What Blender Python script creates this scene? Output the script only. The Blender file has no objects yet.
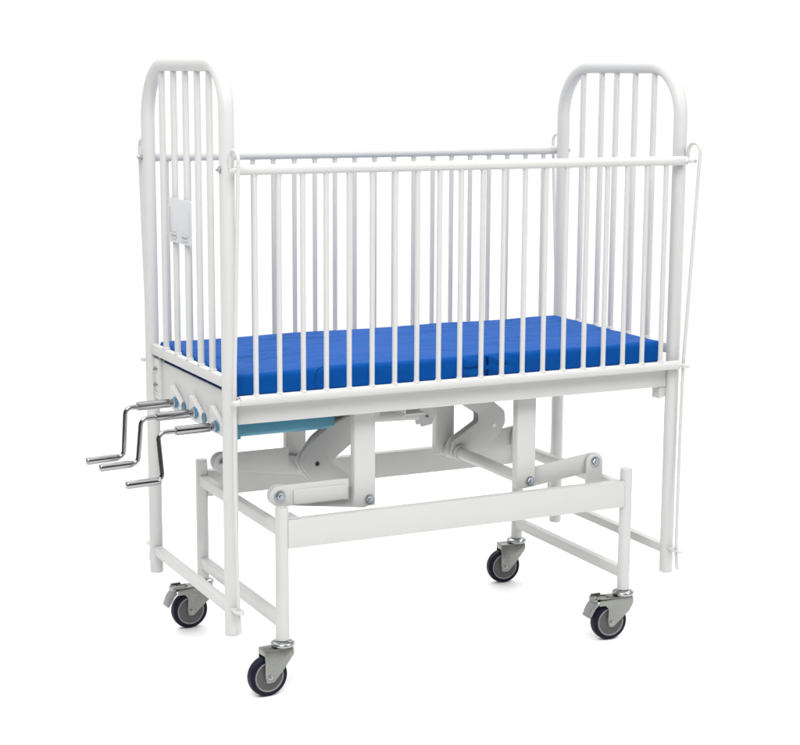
import bpy, bmesh, math, random
from mathutils import Vector, Matrix, noise
random.seed(4)
scene = bpy.context.scene
C = scene.collection
Z0 = 0.06            # height datum of the measured coordinates

# ------------------------------------------------------------------ camera
cam_d = bpy.data.cameras.new("camera")
cam = bpy.data.objects.new("camera", cam_d)
C.objects.link(cam)
yaw, pitch, roll = -0.4550, -0.1738, 0.0053
f = Vector((-math.sin(yaw)*math.cos(pitch), math.cos(yaw)*math.cos(pitch), math.sin(pitch)))
r = f.cross(Vector((0, 0, 1))).normalized()
u = r.cross(f)
r, u = math.cos(roll)*r + math.sin(roll)*u, -math.sin(roll)*r + math.cos(roll)*u
M3 = Matrix((r, u, -f)).transposed()
cam.matrix_world = Matrix.Translation((-1.4299, -3.8667, 1.6194-Z0)) @ M3.to_4x4()
cam_d.sensor_fit = 'HORIZONTAL'
cam_d.sensor_width = 36
cam_d.lens = 36*1715.16/800
cam_d.clip_end = 200
scene.camera = cam

# ------------------------------------------------------------------ studio surroundings and lamps
world = bpy.data.worlds.new("World")
scene.world = world
world.use_nodes = True
nt = world.node_tree
bg = nt.nodes['Background']
tc = nt.nodes.new('ShaderNodeTexCoord')
dot = nt.nodes.new('ShaderNodeVectorMath'); dot.operation = 'DOT_PRODUCT'
dot.inputs[1].default_value = (0.44, 0.88, 0.17)       # towards the white sweep behind the crib
mr = nt.nodes.new('ShaderNodeMapRange')
mr.interpolation_type = 'SMOOTHSTEP'
mr.inputs['From Min'].default_value = -0.20
mr.inputs['From Max'].default_value = 0.55
mr.inputs['To Min'].default_value = 0.13                # dim end of the studio
mr.inputs['To Max'].default_value = 1.06                # lit white backdrop
nt.links.new(tc.outputs['Generated'], dot.inputs[0])
nt.links.new(dot.outputs['Value'], mr.inputs['Value'])
nt.links.new(mr.outputs['Result'], bg.inputs['Strength'])
bg.inputs['Color'].default_value = (1, 1, 1, 1)

def area(name, loc, target, sx, sy, watts, col=(1, 1, 1)):
    l = bpy.data.lights.new(name, 'AREA'); l.shape = 'RECTANGLE'
    l.size = sx; l.size_y = sy; l.energy = watts; l.color = col
    o = bpy.data.objects.new(name, l); C.objects.link(o)
    o.location = loc
    o.rotation_euler = (Vector(target)-Vector(loc)).to_track_quat('-Z', 'Y').to_euler()
    return o
area("overhead_softbox", (0.8, 0.8, 3.9), (0.8, 0.8, 0), 9.0, 9.0, 400)
area("key_softbox", (-1.3, -2.3, 3.5), (0.6, 0.25, 1.1), 2.2, 2.2, 120)
area("fill_softbox", (3.0, -2.4, 3.0), (0.9, 0.2, 1.2), 1.6, 1.6, 45)

scene.view_settings.view_transform = 'Standard'
scene.view_settings.look = 'None'
scene.view_settings.exposure = 0
scene.view_settings.gamma = 1
scene.render.engine = 'CYCLES'
scene.cycles.max_bounces = 8

# ------------------------------------------------------------------ materials
def mat(name, col, rough=.4, metal=0., coat=0., bump=None, var=0.0, varscale=6., sheen=0., spec=.5):
    m = bpy.data.materials.new(name); m.use_nodes = True
    n = m.node_tree; b = n.nodes['Principled BSDF']
    b.inputs['Base Color'].default_value = (*col, 1)
    b.inputs['Roughness'].default_value = rough
    b.inputs['Metallic'].default_value = metal
    b.inputs['Coat Weight'].default_value = coat
    b.inputs['Coat Roughness'].default_value = .12
    b.inputs['Sheen Weight'].default_value = sheen
    b.inputs['Specular IOR Level'].default_value = spec
    t = n.nodes.new('ShaderNodeTexCoord')
    if var:
        no = n.nodes.new('ShaderNodeTexNoise'); no.inputs['Scale'].default_value = varscale
        no.inputs['Detail'].default_value = 5
        n.links.new(t.outputs['Object'], no.inputs['Vector'])
        mx = n.nodes.new('ShaderNodeMix'); mx.data_type = 'RGBA'
        mx.inputs[6].default_value = (*[c*(1-var) for c in col], 1)
        mx.inputs[7].default_value = (*[min(1, c*(1+var)) for c in col], 1)
        n.links.new(no.outputs['Fac'], mx.inputs[0])
        n.links.new(mx.outputs[2], b.inputs['Base Color'])
        m2 = n.nodes.new('ShaderNodeMapRange')
        m2.inputs['To Min'].default_value = rough*.75; m2.inputs['To Max'].default_value = min(1, rough*1.3)
        n.links.new(no.outputs['Fac'], m2.inputs['Value'])
        n.links.new(m2.outputs['Result'], b.inputs['Roughness'])
    if bump:
        sc, st, dist = bump
        n2 = n.nodes.new('ShaderNodeTexNoise'); n2.inputs['Scale'].default_value = sc
        n2.inputs['Detail'].default_value = 3
        n.links.new(t.outputs['Object'], n2.inputs['Vector'])
        bp = n.nodes.new('ShaderNodeBump'); bp.inputs['Strength'].default_value = st
        bp.inputs['Distance'].default_value = dist
        n.links.new(n2.outputs['Fac'], bp.inputs['Height'])
        n.links.new(bp.outputs['Normal'], b.inputs['Normal'])
    return m
WHITE = mat('white_powder_coat', (.515, .513, .502), .40, coat=.0, spec=.32, bump=(260, .12, .0008), var=.025, varscale=9)
CHROME = mat('chrome', (.29, .29, .295), .14, 1, var=.10, varscale=30)
ZINC = mat('zinc_plate', (.245, .25, .232), .27, 1, var=.14, varscale=30, bump=(22, .2, .003))
DOME = mat('bright_zinc', (.36, .38, .38), .18, 1, var=.1, varscale=50)
TYRE = mat('dark_blue_tyre', (.003, .004, .016), .5, spec=.18, var=.2, varscale=40)
HUB = mat('grey_plastic_hub', (.075, .075, .075), .5, var=.08, varscale=40)
HUBRING = mat('light_hub_ring', (.21, .20, .20), .45)
PEDAL = mat('grey_pedal', (.26, .265, .27), .4, .6, var=.12, varscale=60)
BOLT = mat('zinc_bolt', (.36, .40, .42), .3, 1, var=.2, varscale=90)
DARK = mat('dark_gap', (.03, .03, .03), .7)
TEAL = mat('teal_plastic', (.03, .185, .275), .35, var=.08, bump=(60, .2, .001))
WASHER = mat('light_blue_washer', (.03, .17, .33), .35)
CARD = mat('card_holder', (.50, .51, .525), .35, var=.03)

def blue_mat():
    m = mat('blue_vinyl', (.001, .070, .305), .58, bump=None, sheen=0)
    n = m.node_tree; b = n.nodes['Principled BSDF']
    b.inputs['Specular IOR Level'].default_value = .07
    t = n.nodes.new('ShaderNodeTexCoord')
    mp = n.nodes.new('ShaderNodeMapping'); mp.inputs['Scale'].default_value = (2.2, 9, 2)
    mp.inputs['Rotation'].default_value = (0, 0, .12)
    no = n.nodes.new('ShaderNodeTexNoise'); no.inputs['Scale'].default_value = 1.6
    no.inputs['Detail'].default_value = 4; no.inputs['Distortion'].default_value = .8
    fi = n.nodes.new('ShaderNodeTexNoise'); fi.inputs['Scale'].default_value = 420
    add = n.nodes.new('ShaderNodeMath'); add.operation = 'MULTIPLY_ADD'; add.inputs[1].default_value = .06
    n.links.new(t.outputs['Object'], mp.inputs['Vector']); n.links.new(mp.outputs['Vector'], no.inputs['Vector'])
    n.links.new(t.outputs['Object'], fi.inputs['Vector'])
    n.links.new(fi.outputs['Fac'], add.inputs[0]); n.links.new(no.outputs['Fac'], add.inputs[2])
    mp2 = n.nodes.new('ShaderNodeMapping'); mp2.inputs['Scale'].default_value = (1.9, 7.5, .5); mp2.inputs['Rotation'].default_value = (0, 0, -.25)
    cr = n.nodes.new('ShaderNodeTexNoise'); cr.inputs['Scale'].default_value = 1.7; cr.inputs['Detail'].default_value = 2; cr.inputs['Distortion'].default_value = 1.2
    sb = n.nodes.new('ShaderNodeMath'); sb.operation = 'SUBTRACT'; sb.inputs[1].default_value = .5
    ab = n.nodes.new('ShaderNodeMath'); ab.operation = 'ABSOLUTE'
    rg = n.nodes.new('ShaderNodeMapRange'); rg.interpolation_type = 'SMOOTHSTEP'; rg.inputs['From Max'].default_value = .022; rg.inputs['To Min'].default_value = -.55; rg.inputs['To Max'].default_value = 0
    ms = n.nodes.new('ShaderNodeTexNoise'); ms.inputs['Scale'].default_value = 5
    mm = n.nodes.new('ShaderNodeMapRange'); mm.inputs['From Min'].default_value = .45; mm.inputs['From Max'].default_value = .62
    mu = n.nodes.new('ShaderNodeMath'); mu.operation = 'MULTIPLY'
    ad2 = n.nodes.new('ShaderNodeMath'); ad2.operation = 'ADD'
    lk = n.links.new
    lk(t.outputs['Object'], mp2.inputs['Vector']); lk(mp2.outputs['Vector'], cr.inputs['Vector'])
    lk(cr.outputs['Fac'], sb.inputs[0]); lk(sb.outputs[0], ab.inputs[0]); lk(ab.outputs[0], rg.inputs['Value'])
    lk(t.outputs['Object'], ms.inputs['Vector']); lk(ms.outputs['Fac'], mm.inputs['Value'])
    lk(rg.outputs['Result'], mu.inputs[0]); lk(mm.outputs['Result'], mu.inputs[1])
    lk(add.outputs[0], ad2.inputs[0]); lk(mu.outputs[0], ad2.inputs[1])
    add = ad2
    bp = n.nodes.new('ShaderNodeBump'); bp.inputs['Strength'].default_value = .8; bp.inputs['Distance'].default_value = .012
    n.links.new(add.outputs[0], bp.inputs['Height']); n.links.new(bp.outputs['Normal'], b.inputs['Normal'])
    return m
BLUE = blue_mat()
SEAM_AND_CREASE = mat('dark_blue_seam_crease', (.001, .012, .07), .7, spec=.1)
FLOOR = mat('white_vinyl_floor', (.965, .965, .965), .5, var=.005, varscale=2)

# ------------------------------------------------------------------ shape helpers
def box(bm, x0, x1, y0, y1, z0, z1, bev=.003, seg=2):
    t = bmesh.new()
    bmesh.ops.create_cube(t, size=1)
    for v in t.verts:
        v.co = Vector(((x0+x1)/2+v.co.x*(x1-x0), (y0+y1)/2+v.co.y*(y1-y0), (z0+z1)/2+v.co.z*(z1-z0)))
    if bev:
        bmesh.ops.bevel(t, geom=t.edges[:], offset=bev, segments=seg, affect='EDGES', profile=.5)
    merge(bm, t)
def merge(bm, t):
    m = bpy.data.meshes.new('tmp'); t.to_mesh(m); t.free(); bm.from_mesh(m); bpy.data.meshes.remove(m)
def fillet(pts, rad, n=8):
    out = [Vector(pts[0])]
    for i in range(1, len(pts)-1):
        a, b, c = Vector(pts[i-1]), Vector(pts[i]), Vector(pts[i+1])
        rr = rad[i] if isinstance(rad, (list, tuple)) else rad
        d1 = (a-b); d2 = (c-b); l = min(d1.length, d2.length)
        d1.normalize(); d2.normalize()
        ang = d1.angle(d2)
        if ang > math.pi-.02 or rr <= 0:
            out.append(b); continue
        t = min(rr/math.tan(ang/2), l*.499); rr2 = t*math.tan(ang/2)
        cen = b+(d1+d2).normalized()*(rr2/math.sin(ang/2))
        p1 = b+d1*t; p2 = b+d2*t
        v1 = (p1-cen); v2 = (p2-cen); th = v1.angle(v2)
        for k in range(n+1):
            s = k/n
            out.append(cen+(v1*math.sin((1-s)*th)+v2*math.sin(s*th))/math.sin(th))
    out.append(Vector(pts[-1]))
    return out
def tube(bm, pts, rad, seg=20, caps=True, rim=.0015):
    pts = [Vector(p) for p in pts]
    n = len(pts)
    radii = list(rad) if isinstance(rad, (list, tuple)) else [rad]*n
    if caps and rim and not isinstance(rad, (list, tuple)):   # eased ends
        d0 = (pts[1]-pts[0]).normalized(); d1 = (pts[-1]-pts[-2]).normalized()
        pts = [pts[0], pts[0]+d0*rim]+pts[1:-1]+[pts[-1]-d1*rim, pts[-1]]
        radii = [rad-rim]+[rad]*(len(pts)-2)+[rad-rim]
        n = len(pts)
    tan = []
    for i in range(n):
        a = pts[max(0, i-1)]; b = pts[min(n-1, i+1)]
        tan.append((b-a).normalized())
    up = Vector((0, 0, 1)) if abs(tan[0].z) < .9 else Vector((1, 0, 0))
    nr = tan[0].cross(up).normalized()
    rings = []
    for i in range(n):
        if i:
            q = tan[i-1].rotation_difference(tan[i]); nr = (q @ nr).normalized()
        bn = tan[i].cross(nr)
        rings.append([bm.verts.new(pts[i]+(nr*math.cos(2*math.pi*k/seg)+bn*math.sin(2*math.pi*k/seg))*radii[i]) for k in range(seg)])
    for i in range(n-1):
        for k in range(seg):
            bm.faces.new((rings[i][k], rings[i][(k+1) % seg], rings[i+1][(k+1) % seg], rings[i+1][k]))
    if caps:
        bm.faces.new(rings[0][::-1]); bm.faces.new(rings[-1])
def prism(bm, poly, y0, y1, bev=.002, axis='y'):
    """outline of (x,z) pairs extruded along y (or (y,z) along x)"""
    t = bmesh.new()
    mk = (lambda a, b, c: (a, c, b)) if axis == 'y' else ((lambda a, b, c: (c, a, b)) if axis == 'x' else (lambda a, b, c: (a, b, c)))
    A = [t.verts.new(mk(a, b, y0)) for a, b in poly]
    B = [t.verts.new(mk(a, b, y1)) for a, b in poly]
    fa = t.faces.new(A); fb = t.faces.new(B[::-1])
    n = len(poly)
    for i in range(n):
        t.faces.new((A[i], B[i], B[(i+1) % n], A[(i+1) % n]))
    bmesh.ops.recalc_face_normals(t, faces=t.faces[:])
    if bev:
        es = [e for e in t.edges if e in fa.edges[:] or e in fb.edges[:]]
        bmesh.ops.bevel(t, geom=es, offset=bev, segments=2, affect='EDGES', profile=.5)
    merge(bm, t)
def smooth_poly(pts, rad, n=6):
    """round the corners of a closed 2-d outline"""
    out = []
    N = len(pts)
    for i in range(N):
        a, b, c = Vector((*pts[i-1], 0)), Vector((*pts[i], 0)), Vector((*pts[(i+1) % N], 0))
        rr = rad[i] if isinstance(rad, (list, tuple)) else rad
        if rr <= 0: out.append((b.x, b.y)); continue
        seq = fillet([a+(b-a)*.5, b, b+(c-b)*.5], rr, n)[1:-1]
        out += [(v.x, v.y) for v in seq]
    return out
def lathe(bm, prof, cen, axis, seg=32, closed=False):
    ax = Vector(axis).normalized()
    s = Vector((0, 0, 1)) if abs(ax.z) < .9 else Vector((1, 0, 0))
    e1 = ax.cross(s).normalized(); e2 = ax.cross(e1)
    cen = Vector(cen)
    rings = []
    for h, rr in prof:
        rings.append([bm.verts.new(cen+ax*h+(e1*math.cos(2*math.pi*k/seg)+e2*math.sin(2*math.pi*k/seg))*max(rr, 1e-5)) for k in range(seg)])
    m = len(rings)
    for i in range(m if closed else m-1):
        a, b = rings[i], rings[(i+1) % m]
        for k in range(seg):
            bm.faces.new((a[k], a[(k+1) % seg], b[(k+1) % seg], b[k]))
    if not closed:
        bm.faces.new(rings[0]); bm.faces.new(rings[-1][::-1])
def hexbolt(bm, cen, axis, rad=.011, h=.007):
    ax = Vector(axis).normalized()
    t = bmesh.new()
    lathe(t, [(0, rad*1.35), (.0018, rad*1.35), (.002, rad*1.2)], cen, axis, 24)
    lathe(t, [(.0021, rad), (h*.8, rad), (h, rad*.82)], cen, axis, 6)
    lathe(t, [(h+.0001, rad*.45), (h+.004, rad*.42)], cen, axis, 14)
    merge(bm, t)

ROOT = Vector((.65, .30, 0))
def pieces(name, m, parent, fns, label=None, base=True):
    out = []
    for fn in fns:
        b = bmesh.new(); fn(b); out.append(obj(name, b, m, parent, label, base=base))
    return out
def obj(name, bm, m, parent=None, label=None, angle=38, base=True):
    bmesh.ops.recalc_face_normals(bm, faces=bm.faces[:])
    me = bpy.data.meshes.new(name); bm.to_mesh(me); bm.free()
    for p in me.polygons: p.use_smooth = True
    me.set_sharp_from_angle(angle=math.radians(angle))
    me.materials.append(m)
    o = bpy.data.objects.new(name, me); C.objects.link(o)
    if parent:
        o.parent = parent
        if base and parent.type == 'EMPTY': o.location = (-ROOT.x, -ROOT.y, -Z0)
    if label: o['label'] = label
    return o
N = bmesh.new

# ------------------------------------------------------------------ floor
bm = N()
bmesh.ops.create_grid(bm, x_segments=2, y_segments=2, size=1)
for v in bm.verts: v.co = Vector((.8+v.co.x*3.6, .3+v.co.y*3.4, 0))
fl = obj('floor', bm, FLOOR); fl['kind'] = 'structure'

# ------------------------------------------------------------------ crib
L, W = 1.30, .6026
ZB, ZR, ZL, ZT = .2354, 1.3872, .8299, 1.6356
RT = .0185
crib = bpy.data.objects.new('hospital_crib', None); C.objects.link(crib)
crib.location = ROOT
crib['label'] = 'white tubular steel hospital crib with high barred sides, crank handles and caster wheels'
crib['category'] = 'crib'

def end_panel(x, name, ys, rad):
    bm = N()
    path = fillet([(x, 0, ZB), (x, 0, ZT), (x, W, ZT), (x, W, ZB)], rad, 18)
    tube(bm, path, RT, 28)
    p = obj(name, bm, WHITE, crib)
    for y in ys:
        b = N(); tube(b, [(x, y, .872), (x, y, ZT-.012)], .0082, 14)
        lathe(b, [(0, .0108), (.003, .0100), (.006, .0084)], (x, y, .8842), (0, 0, 1), 14)
        obj('bar', b, WHITE, p)
    b = N(); box(b, x-.010, x+.010, .012, W-.012, .8555, .884, .004); obj('bottom_rail', b, WHITE, p)
    b = N(); box(b, x-.0125, x+.0125, .012, W-.012, .287, .312, .003); obj('stretcher', b, WHITE, p)
    for y in (0, W):                                 # weld beads where the cross pieces meet the posts
        s = 1 if y == 0 else -1
        b = N(); lathe(b, [(0, .0172), (.0015, .0176), (.003, .0165)], (x, y, ZB-.0016), (0, 0, 1), 24)
        obj('leg_plug', b, WHITE, p)
    return p
yl = [.479, .384, .291, .203, .117]; yr = [.494, .394, .317, .222, .128]
head = end_panel(0, 'end_panel', yl, [0, .112, .150, 0])
foot = end_panel(L, 'end_panel', yr, [0, .135, .145, 0])

# card plate on the crank end, hung over the bars
b = N()
prism(b, smooth_poly([(.228, 1.183), (.404, 1.181), (.404, 1.296), (.228, 1.296)], .006, 4), -.0125, -.0095, .0008, 'x')
card = obj('card_plate', b, CARD, crib, 'pale grey card plate hung on the bars of the crank end')
clips = [(-.0150, .2405, .2435, 1.205, 1.272), (-.0150, .392, .395, 1.205, 1.272)]
for y0, y1 in ((.252, .300), (.340, .388)):
    clips += [(-.0165, y0, y1, 1.193, 1.1960), (-.0165, y0, y1, 1.2035, 1.2065)]
for xa, y0, y1, z0, z1 in clips:
    b = N(); box(b, xa, -.0126, y0, y1, z0, z1, .0008); obj('card_clip', b, CARD, card, base=False)

def side_rail(sgn):
    y = -.0300 if sgn < 0 else .6323
    b = N(); tube(b, [(.014, y, ZR), (L+.003, y, ZR)], .0122, 22)
    p = obj('side_rail', b, WHITE, crib)
    b = N(); tube(b, [(.014, y, ZL), (L+.001, y, ZL)], .0122, 22); obj('bottom_tube', b, WHITE, p)
    x0, dx = (.0587, .0621) if sgn < 0 else (.0600, .0626)
    for i in range(20):
        x = x0+i*dx+random.uniform(-.0009, .0009)
        b = N(); tube(b, [(x, y, ZL+.006), (x, y, ZR-.006)], .0066, 12); lathe(b, [(.0095, .0092), (.0130, .0084), (.016, .0068)], (x, y, ZL), (0, 0, 1), 12); lathe(b, [(.0100, .0088), (.0130, .0082), (.015, .0068)], (x, y, ZR), (0, 0, -1), 12); obj('bar', b, WHITE, p)
    for x, s in ((.0, 1), (L, -1)):                   # sliding eyes that run on the guide rods
        for z in (ZR, ZL):
            e = N()
            yo = y+(-.012 if sgn < 0 else .012)
            tube(e, [(x+s*.016, y, z), (x+s*.004, yo, z), (x-s*.006, yo+sgn*.006, z)], .0052, 12)
            lathe(e, [(-.005, .0098), (-.0035, .0112), (.0035, .0112), (.005, .0098)], (x-s*.004, yo+sgn*.014, z), (0, 0, 1), 20)
            obj('sliding_eye', e, WHITE, p)
    return p
side_rail(-1); side_rail(1)

def guide_rod(x, sgn):
    Y = lambda d: (-d if sgn < 0 else W+d)
    b = N()
    ex = x if x == 0 else x+.012
    pts = [(ex, Y(.022), ZR+.004), (ex, Y(.026), 1.432), (ex, Y(.080), 1.436), (ex, Y(.034), .84), (ex, Y(.030), .62), (x, Y(.046), .30), (x, Y(.055), .252)]
    tube(b, fillet(pts, [0, .024, .024, .8, .8, .2, 0], 10), .0047, 12)
    p = obj('guide_rod', b, WHITE, crib)
    b = N()
    prism(b, smooth_poly([(x-.011, Y(.012)), (x-.013, Y(.05)), (x-.008, Y(.070)), (x+.008, Y(.070)), (x+.013, Y(.05)), (x+.011, Y(.012))], .006, 4), .303, .308, .001, 'z')
    obj('guide_tab', b, WHITE, p)
    b = N(); hexbolt(b, (x-.019 if x == 0 else x+.019, Y(.002), ZR), (-1 if x == 0 else 1, 0, 0), .0062, .005)
    obj('bolt', b, BOLT, p)
for x in (0, L):
    for s in (-1, 1): guide_rod(x, s)

# ---- mattress platform frame (carried by the posts)
b = N()
def channel(bm, y0, y1, x0, x1, z0, z1):
    s = 1 if y1 > y0 else -1
    t = .004
    def bx(a, c, *rest): box(bm, x0, x1, min(a, c), max(a, c), *rest)
    bx(y0, y0+s*t, z0, z1, .0012)
    bx(y0+s*t, y1, z1-t, z1, .0012)
    bx(y0+s*t, y1, z0, z0+t, .0012)
channel(b, 0.0, .045, .021, 1.280, .765, .822)
frame = obj('platform_frame', b, WHITE, crib)
b = N(); channel(b, W, W-.045, .021, 1.280, .765, .822); obj('side_channel', b, WHITE, frame, base=False)
b = N()
prism(b, [(.545, .842), (.058, .842), (.058, .752), (.100, .742), (.545, .728)], .004, .010, .0015, 'x')
obj('end_plate', b, WHITE, frame)
b = N(); box(b, 1.282, 1.288, .03, .57, .765, .843, .0015); obj('end_plate', b, WHITE, frame)
for i in range(5):
    x0 = .05+i*.248
    b = N(); box(b, x0, x0+.232, .05, W-.05, .8235, .8275, .001); obj('mattress_board', b, WHITE, frame)
# hook brackets joining platform and posts
b = N()
box(b, -.004, .003, .538, .624-.04, .735, .846, .0015)
box(b, -.004, .022, .534, .5385, .735, .846, .001)
br = obj('hook_bracket', b, WHITE, frame)
for z in (.822, .778):
    b = N(); tube(b, fillet([(-.003, .548, z), (-.010, .552, z-.006), (-.010, .566, z-.006), (-.003, .570, z+.002)], .004, 4), .0022, 8)
    obj('hook', b, ZINC, br, base=False)
b = N(); box(b, -.0075, -.0038, .545, .575, .752, .7545, .0008); obj('lip', b, WHITE, br, base=False)
b = N()
prism(b, smooth_poly([(1.262, .764), (1.262, .730), (1.276, .735), (1.290, .742), (1.300, .758), (1.300, .83), (1.281, .83), (1.281, .764)], .002, 2), .004, .010, .001)
box(b, 1.262, 1.266, .010, .040, .731, .7645, .001)
obj('hook_bracket', b, WHITE, frame)

# ---- crank gear on the left end
PLUG = mat('blue_grey_plug', (.05, .11, .16), .4)
for y in (.370, .214, .060):                       # bearing blocks: folded plates with a slanted upper edge
    b = N()
    prism(b, [(y-.030, .733), (y+.062, .733), (y+.062, .792), (y+.050, .797), (y-.030, .757)], -.010, .0035, .0012, 'x')
    obj('bearing_block', b, WHITE, frame)
for y in (.308, .152):
    b = N(); lathe(b, [(0, .0145), (.002, .015), (.0045, .013)], (-.0102, y, .757), (-1, 0, 0), 24)
    obj('plastic_plug', b, PLUG, frame)

def crank(y, z, dy, hz, xa, xb, xe):
    """horizontal shaft, offset arm, grip sleeve"""
    b = N()
    zs = z
    x_arm = xa
    pts = [(.02, y, z+.002), (x_arm, y, z-.002), (xb, y+dy, hz), (xe+.02, y+dy, hz-.001)]
    tube(b, fillet(pts, [0, .018, .016, 0], 8), .0061, 16)
    p = obj('crank_handle', b, CHROME, crib)
    b = N()
    tube(b, [(-.030, y, zs+.001), (-.119, y, zs-.0005)], .0116, 24)
    tube(b, [(-.029, y, zs+.001), (-.002, y, zs+.0015)], .0102, 22)
    obj('shaft_sleeve', b, CHROME, p, base=False)
    b = N()
    ax = Vector((-1, 0, -.03)).normalized()
    lathe(b, [(0, .0072), (.006, .0090), (.012, .0098), (.082, .0104), (.086, .0096), (.088, .007)], (xe+.088, y+dy, hz-.0005), ax, 22)
    obj('grip', b, CHROME, p, base=False)
    b = N()
    lathe(b, [(0, .0155), (.003, .0155), (.0036, .014)], (-.0145, y-.002, z+.002), (-1, 0, 0), 28)
    obj('washer', b, WASHER, p, base=False)
    b = N()
    lathe(b, [(0, .0135), (.005, .0135), (.006, .012)], (-.0190, y-.002, z+.002), (-1, 0, 0), 6)
    obj('nut', b, BOLT, p, base=False)
crank(.370, .757, 0, .6265, -.150, -.158, -.258)
crank(.214, .758, 0, .643, -.157, -.168, -.268)
crank(.060, .7515, -.010, .633, -.164, -.157, -.250)

# lifting screw under the platform and its teal cover
b = N()
prism(b, smooth_poly([(.086, .722), (.100, .712), (.135, .712), (.150, .722), (.150, .760), (.086, .760)], .006, 4), .045, .318, .002, 'x')
box(b, .045, .060, .082, .154, .709, .764, .002)
obj('screw_cover', b, TEAL, crib, 'teal plastic cover under the front beam')
b = N()
tube(b, [(.16, .30, .700), (.675, .30, .684)], .0165, 22)
scr = obj('lifting_screw', b, WHITE, crib)
for y in (.283, .312):
    b = N()
    prism(b, smooth_poly([(.665, .650), (.700, .655), (.735, .745), (.69, .76), (.66, .70)], .006, 4), y, y+.005, .001)
    obj('fork_plate', b, WHITE, scr, base=False)
b = N(); hexbolt(b, (.685, .283, .677), (0, -1, 0), .0045, .004); obj('bolt', b, BOLT, scr, base=False)
b = N(); tube(b, [(.16, .24, .712), (.52, .24, .712)], .0125, 18); obj('knee_screw', b, ZINC, crib)
b = N()
box(b, .50, .56, .05, W-.05, .738, .743, .001)
box(b, .50, .5045, .05, W-.05, .7432, .764, .001)
obj('cross_member', b, WHITE, frame)

# ---- hanging uprights
Yf, Yr = .045, W-.045
def upright(x0, x1, y0, y1, zt=.764, yb=None):
    b = N(); box(b, x0, x1, y0, y1, .510, zt, .0035, 3)
    p = obj('upright', b, WHITE, crib)
    b = N()
    hexbolt(b, ((x0+x1)/2+.012, y0-.0002, .528), (0, -1, 0), .0098, .007)
    obj('bolt', b, BOLT, p, base=False)
upright(.355, .415, Yf, Yf+.028)
upright(.836, .894, Yf, Yf+.028)
upright(.352, .412, W-.105, W-.077)
upright(.824, .884, W-.105, W-.077)

# ---- pivot tubes, links, bell cranks
for x, z in ((.396, .525), (.872, .527)):
    b = N(); tube(b, [(x, Yf+.030, z), (x, W-.106, z)], .0168, 24)
    pt = obj('pivot_tube', b, WHITE, crib)
    for y in ((.430, .485) if x > .5 else (.10, .46)):
        b = N(); tube(b, [(x, y-.004, z), (x, y+.004, z)], .024, 24)
        obj('collar', b, WHITE, pt, base=False)

def link(xp, zp, xq, zq, y, front, left):
    """swinging arm from the base pivot (xp,zp) to the upright's pivot (xq,zq)"""
    b = N()
    d = Vector((xq-xp, zq-zp)); d.normalize(); n = Vector((-d.y, d.x))
    h0, h1 = .027, .026
    arc = []
    P, Q = Vector((xp, zp)), Vector((xq, zq))
    for k in range(11):
        a = math.pi/2+math.pi*k/10
        arc.append(tuple(P+n*(math.sin(a)*h0)+d*(math.cos(a)*h0)))
    arc2 = []
    for k in range(11):
        a = -math.pi/2+math.pi*k/10
        arc2.append(tuple(Q+n*(math.sin(a)*h1)+d*(math.cos(a)*h1)))
    prism(b, arc+arc2, y, y+.010, .0015)
    p = obj('swing_arm', b, WHITE, crib)
    return p
YA = .058
def outer_cheek(y, sgn):
    b = N()
    zt0, zb0 = .583, .531
    pts = [(.152, .586), (.336, .586), (.345, .577), (.345, .530), (.158, .530)]
    arc = [(.154+.028*math.cos(a), .558+.028*math.sin(a)) for a in [math.pi*(.5+k/10) for k in range(11)]]
    poly = arc+smooth_poly([(.345, .530), (.345, .586)], 0)
    prism(b, poly, min(y, y+sgn*.006), max(y, y+sgn*.006), .0015)
    return b
# front-left arm: wide channel with a raised lower face and lip
p = link(.154, .558, .396, .525, YA+.016, True, True)
b = outer_cheek(YA, 1)
box(b, .190, .338, YA-.004, YA+.0005, .533, .572, .0015)
obj('cheek_plate', b, WHITE, p, base=False)
b = N(); hexbolt(b, (.154, YA-.0002, .558), (0, -1, 0), .0115, .008); obj('bolt', b, BOLT, p, base=False)
# rear-left arm
p = link(.150, .560, .396, .525, W-.118, False, True)
b = outer_cheek(W-.138, 1); obj('cheek_plate', b, WHITE, p, base=False)
b = N(); hexbolt(b, (.152, W-.1382, .560), (0, -1, 0), .0105, .008); obj('bolt', b, BOLT, p, base=False)
# right arms, carried between upright lugs on the base
for (y, yl_) in ((YA+.012, YA), (W-.118, W-.131)):
    p = link(1.092, .554, .872, .527, y, True, False)
    b = N()
    arc = [(1.092+.026*math.cos(a), .556+.028*math.sin(a)) for a in [math.pi*k/10 for k in range(11)]]
    prism(b, arc+[(1.066, .478), (1.118, .478)], yl_, yl_+.008, .0015)
    obj('lug', b, WHITE, p, base=False)
    b = N(); hexbolt(b, (1.092, yl_-.0002, .558), (0, -1, 0), .0105, .008); obj('bolt', b, BOLT, p, base=False)

crank1 = [(.470, .742), (.362, .700), (.312, .667), (.264, .604), (.305, .548), (.385, .500), (.425, .512), (.430, .544), (.358, .597), (.372, .612), (.432, .656), (.500, .715), (.505, .745)]
b = N()
rr = [0, .08, .06, .045, .05, .02, .02, .01, .016, .016, .05, .05, 0]
poly = smooth_poly(crank1, rr, 8)
prism(b, poly, .196, .202, .0012)
prism(b, poly, .229, .235, .0012)
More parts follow.
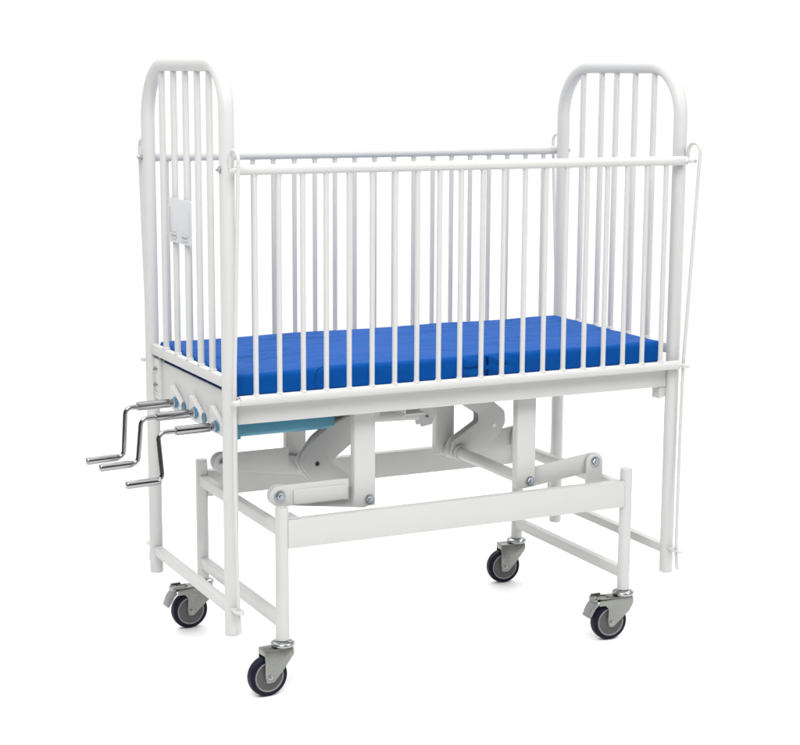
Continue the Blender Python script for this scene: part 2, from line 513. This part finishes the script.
# folded web joining the two plates along their outer edge
web = fillet([(x, .2155, z) for x, z in [(.46, .730), (.365, .694), (.316, .662), (.271, .604), (.309, .553), (.37, .515)]], [0, .08, .06, .04, .05, 0], 8)
for a, c in zip(web[:-1], web[1:]):
    t = bmesh.new()
    dd = (c-a).normalized(); nn = Vector((-dd.z, 0, dd.x))*.0018
    vs = [t.verts.new(v) for v in (a+nn+Vector((0, -.0134, 0)), c+nn+Vector((0, -.0134, 0)), c+nn+Vector((0, .0134, 0)), a+nn+Vector((0, .0134, 0)),
                                   a-nn+Vector((0, -.0134, 0)), c-nn+Vector((0, -.0134, 0)), c-nn+Vector((0, .0134, 0)), a-nn+Vector((0, .0134, 0)))]
    for q in ((0, 1, 2, 3), (7, 6, 5, 4), (0, 4, 5, 1), (3, 2, 6, 7)): t.faces.new([vs[i] for i in q])
    merge(b, t)
bc = obj('bell_crank', b, WHITE, crib)
b = N(); lathe(b, [(0, .0062), (.0015, .0062)], (.316, .196, .598), (0, -1, 0), 16); obj('hole_disc', b, DARK, bc, base=False)  # hole drawn as a dark disc, its shade put into the colour
crank2 = [(.800, .742), (.877, .672), (.934, .637), (.934, .612), (.850, .562), (.842, .520), (.872, .500), (.935, .518), (1.000, .566), (1.024, .604), (1.020, .640), (.985, .668), (.930, .740)]
b = N()
poly = smooth_poly(crank2, [0, .02, .012, .012, .02, .02, .02, .03, .04, .04, .04, .05, 0], 6)
prism(b, poly, .440, .446, .0012)
bc2 = obj('bell_crank', b, WHITE, crib)
b = N(); prism(b, poly, .470, .476, .0012); obj('rear_plate', b, WHITE, bc2, base=False)
b = N(); lathe(b, [(0, .006), (.0015, .006)], (.985, .440, .598), (0, -1, 0), 16); obj('hole_disc', b, mat('bare_hole_pin', (.8, .8, .8), .5), bc2, base=False)

# ---- base frame on casters
BX0, BX1, BY0, BY1 = .136, 1.160, .003, .5997
RB = .0170
b = N()
box(b, BX0+.012, BX1-.012, BY0-.015, BY0+.015, .438, .512, .003)
base = obj('base_frame', b, WHITE, crib)
b = N(); box(b, BX0+.012, BX1-.012, BY1-.015, BY1+.015, .438, .512, .003); obj('side_beam', b, WHITE, base, base=False)
for x in (BX0, BX1):
    b = N(); box(b, x-.0125, x+.0125, BY0+.0155, BY1-.0155, .470, .500, .003); obj('cross_bar', b, WHITE, base, base=False)
    b = N(); box(b, x-.0125, x+.0125, BY0+.010, BY1-.010, .232, .262, .003); obj('stretcher', b, WHITE, base, base=False)
    for y in (BY0, BY1):
        b = N(); tube(b, [(x, y, .198), (x, y, .542)], RB, 28); obj('leg', b, WHITE, base, base=False)
        b = N(); lathe(b, [(0, .0165), (.002, .0168), (.004, .0160)], (x, y, .5405), (0, 0, 1), 28)
        obj('leg_cap', b, WHITE, base, base=False)
b = N()   # gusset where rail meets left leg
prism(b, [(BX0+.014, .5125), (BX0+.05, .5125), (BX0+.014, .518)], BY0-.008, BY0+.06, .0008)
obj('gusset', b, WHITE, base, base=False)

# ---- casters
def caster(x, y, yawdeg, brake):
    """swivel head on the leg, fork trailing to -x, wheel below"""
    rot = Matrix.Rotation(math.radians(yawdeg), 4, 'Z')
    cx, R = -.044, .0520
    az = .060+R
    def fin(bm):
        for v in bm.verts:
            v.co = Vector((x, y, 0)) + rot @ v.co
        return bm
    b = N()
    top = .181
    for s in (-1, 1):
        if brake:
            out = [(-.082, top-.003), (-.030, top), (.022, top), (.024, top-.016), (.012, top-.040), (cx+.016, az-.004), (cx+.006, az-.014), (cx-.008, az-.012), (cx-.011, az+.006), (cx-.010, az+.040), (-.064, top-.019), (-.084, top-.019)]
            rads = [.003, 0, .006, .02, .03, .012, .01, .010, .01, .016, .006, .003]
        else:
            out = [(cx-.014, top), (.022, top), (.023, top-.016), (cx+.034, az+.010), (cx+.010, az-.015), (cx-.011, az-.015), (cx-.014, az+.010)]
            rads = [.002, .006, .012, .02, .01, .006, .01]
        ya = s*.0172
        prism(b, smooth_poly(out, rads, 5), min(ya, ya+s*.0028), max(ya, ya+s*.0028), .0008)
    x0 = -.080 if brake else cx-.014
    box(b, x0, .021, -.0198, .0198, top-.0005, top+.0028, .001)
    if not brake:
        box(b, x0-.0005, x0+.002, -.0170, .0170, top-.014, top-.0007, .0008)
    fork = obj('caster', fin(b), ZINC, crib)
    b = N()
    lathe(b, [(0, .0270), (.002, .0295), (.005, .0305), (.008, .0300), (.0105, .0280), (.0125, .0245), (.0138, .0200), (.0140, .0178), (.022, .0150)], (0, 0, top+.003), (0, 0, 1), 36)
    obj('swivel_head', fin(b), DOME, fork, base=False)
    b = N()
    prof = [(-.0140, .040), (-.0145, .0430), (-.0135, .0475), (-.0110, .0508), (-.0050, .0520), (.0050, .0520), (.0110, .0508), (.0135, .0475), (.0145, .0430), (.0140, .040)]
    lathe(b, prof+[(.0, .039)], (cx, 0, az), (0, 1, 0), 56, closed=True)
    wh = obj('tyre', fin(b), TYRE, fork, base=False)
    b = N()
    lathe(b, [(-.0138, .0398), (-.0150, .0392), (-.0150, .0365), (-.0135, .0355), (.0135, .0355), (.0150, .0365), (.0150, .0392), (.0138, .0398)], (cx, 0, az), (0, 1, 0), 48, closed=True)
    obj('rim', fin(b), HUBRING, fork, base=False)
    b = N()
    lathe(b, [(-.0160, .009), (-.0155, .012), (-.0120, .014), (-.0112, .030), (-.0128, .0354), (.0128, .0354), (.0112, .030), (.0120, .014), (.0155, .012), (.0160, .009)], (cx, 0, az), (0, 1, 0), 40)
    obj('hub', fin(b), HUB, fork, base=False)
    b = N()
    hexbolt(b, (cx, -.0201, az), (0, -1, 0), .0042, .0035)
    obj('axle_bolt', fin(b), DOME, fork, base=False)
    b = N()
    lathe(b, [(0, .007), (.005, .007), (.007, .004)], (cx, .0201, az), (0, 1, 0), 6)
    obj('axle_nut', fin(b), DOME, fork, base=False)
    if brake:
        b = N()
        # rocker plate with two horns and the drooping pedal
        box(b, -.092, -.062, -.0215, -.0150, top+.002, top+.009, .0015)
        box(b, -.092, -.062, .0150, .0215, top+.002, top+.009, .0015)
        box(b, -.0915, -.083, -.0149, .0149, top+.0015, top+.0055, .0010)
        box(b, -.098, -.088, -.0180, .0180, top-.008, top+.004, .002)
        obj('brake_rocker', fin(b), ZINC, fork, base=False)
        b = N()
        box(b, -.078, -.052, -.0125, .0125, top+.0030, top+.0050, .0008)
        obj('brake_spring', fin(b), DARK, fork, base=False)
        b = N()
        poly = [(-.088, top-.004), (-.096, top-.010), (-.106, top-.022), (-.113, top-.038), (-.115, top-.047), (-.108, top-.048), (-.101, top-.036), (-.094, top-.024), (-.084, top-.015)]
        prism(b, smooth_poly(poly, .003, 3), -.0200, .0200, .0020)
        box(b, -.116, -.110, -.0215, .0215, top-.050, top-.044, .002)
        obj('brake_pedal', fin(b), PEDAL, fork, 'grey brake pedal', base=False)
caster(BX0, BY0, 4, False)
caster(BX1, BY0, -4, True)
caster(BX0, BY1, 2, True)
caster(BX1, BY1, -6, False)

# ------------------------------------------------------------------ mattress (lies on the crib: its own thing)
def mattress():
    bm = N()
    x0, x1, y0, y1, z0, z1 = .014, 1.274, .018, .585, .8285, .8905
    nx, ny = 150, 64
    seam = .729
    def prof(t, n):        # rounded-box mapping
        return t
    rc = .012
    t = bmesh.new()
    bmesh.ops.create_cube(t, size=1)
    for v in t.verts:
        v.co = Vector(((x0+x1)/2+v.co.x*(x1-x0), (y0+y1)/2+v.co.y*(y1-y0), (z0+z1)/2+v.co.z*(z1-z0)))
    # dense grid by slicing
    def cut(ax, lo, hi, n):
        for i in range(1, n):
            co = Vector((0, 0, 0)); co[ax] = lo+(hi-lo)*i/n
            no = Vector((0, 0, 0)); no[ax] = 1
            bmesh.ops.bisect_plane(t, geom=t.verts[:]+t.edges[:]+t.faces[:], plane_co=co, plane_no=no)
    bmesh.ops.bevel(t, geom=t.edges[:], offset=rc, segments=4, affect='EDGES', profile=.55)
    cut(0, x0, x1, 170); cut(1, y0, y1, 70); cut(2, z0, z1, 9)
    for v in t.verts:
        c = v.co.copy()
        top = max(0, (c.z-.84)/.05)
        side = 1-top
        # soft crown, sag between the boards, long shallow creases
        cx_ = min((c.x-x0), (x1-c.x)); cy_ = min(c.y-y0, y1-c.y)
        v.co.z += top*(.0035*math.tanh(cy_*18)*math.tanh(cx_*12)-.0015)
        w = noise.noise(Vector((c.x*3.1, c.y*17+c.x*5, 1.3)))*.0016+noise.noise(Vector((c.x*9, c.y*30-c.x*8, 4.1)))*.0007
        v.co.z += top*w
        v.co.z += top*.0042*noise.noise(Vector((c.x*4.2, c.y*2.2, 8.8)))
        edge = max(0, 1-cx_/.16)
        v.co.z += top*edge*noise.noise(Vector((c.x*8, c.y*60+c.x*30, 2.2)))*.0014
        # vertical gathers on the long faces, stronger near the join
        g = .0022+.0025*math.exp(-((c.x-seam)/.07)**2)
        if c.y < y0+.02: v.co.y += g*noise.noise(Vector((c.x*34, c.z*26, 7.7)))
        if c.y > y1-.02: v.co.y += g*noise.noise(Vector((c.x*34, c.z*26, 3.7)))
        if c.x < x0+.02 or c.x > x1-.02: v.co.x += .0015*noise.noise(Vector((c.y*30, c.z*26, 5.7)))
        # horizontal crumple folds each side of the join
        if c.y < y0+.03:
            k = math.exp(-((c.x-seam)/.075)**2)
            v.co.y += k*.0038*math.sin((c.z-z0)*190+c.x*60+3*noise.noise(Vector((c.x*25,c.z*30,9))))*(1 if c.y < y0+.004 else .4)
        # groove where the two halves meet
        d = abs(c.x-seam)
        if d < .012:
            k = 1-d/.012
            if c.y < y0+.012: v.co.y += .007*k
            if c.z > z1-.006: v.co.z -= .0012*k
    merge(bm, t)
    m = obj('mattress', bm, BLUE, angle=80)
    m.location = (0, 0, -Z0)
    m['label'] = 'flat blue vinyl mattress lying inside the white barred crib'
    m['category'] = 'mattress'
    # stitched join seam; dark fold lines have their shade painted in
    b = N()
    def run(pts, rad=.0011): tube(b, pts, rad, 6, rim=0)
    run([(seam, y0+.0055, z0+.004), (seam, y0+.0055, z1-.008)], .0024)
    obj('seam', b, SEAM_AND_CREASE, m, base=False)
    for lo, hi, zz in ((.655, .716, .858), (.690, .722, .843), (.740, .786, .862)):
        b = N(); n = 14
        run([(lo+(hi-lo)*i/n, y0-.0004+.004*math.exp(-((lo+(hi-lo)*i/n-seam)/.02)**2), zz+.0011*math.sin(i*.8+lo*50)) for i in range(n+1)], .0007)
        obj('crease_shade', b, SEAM_AND_CREASE, m, base=False)
    return m
mattress()
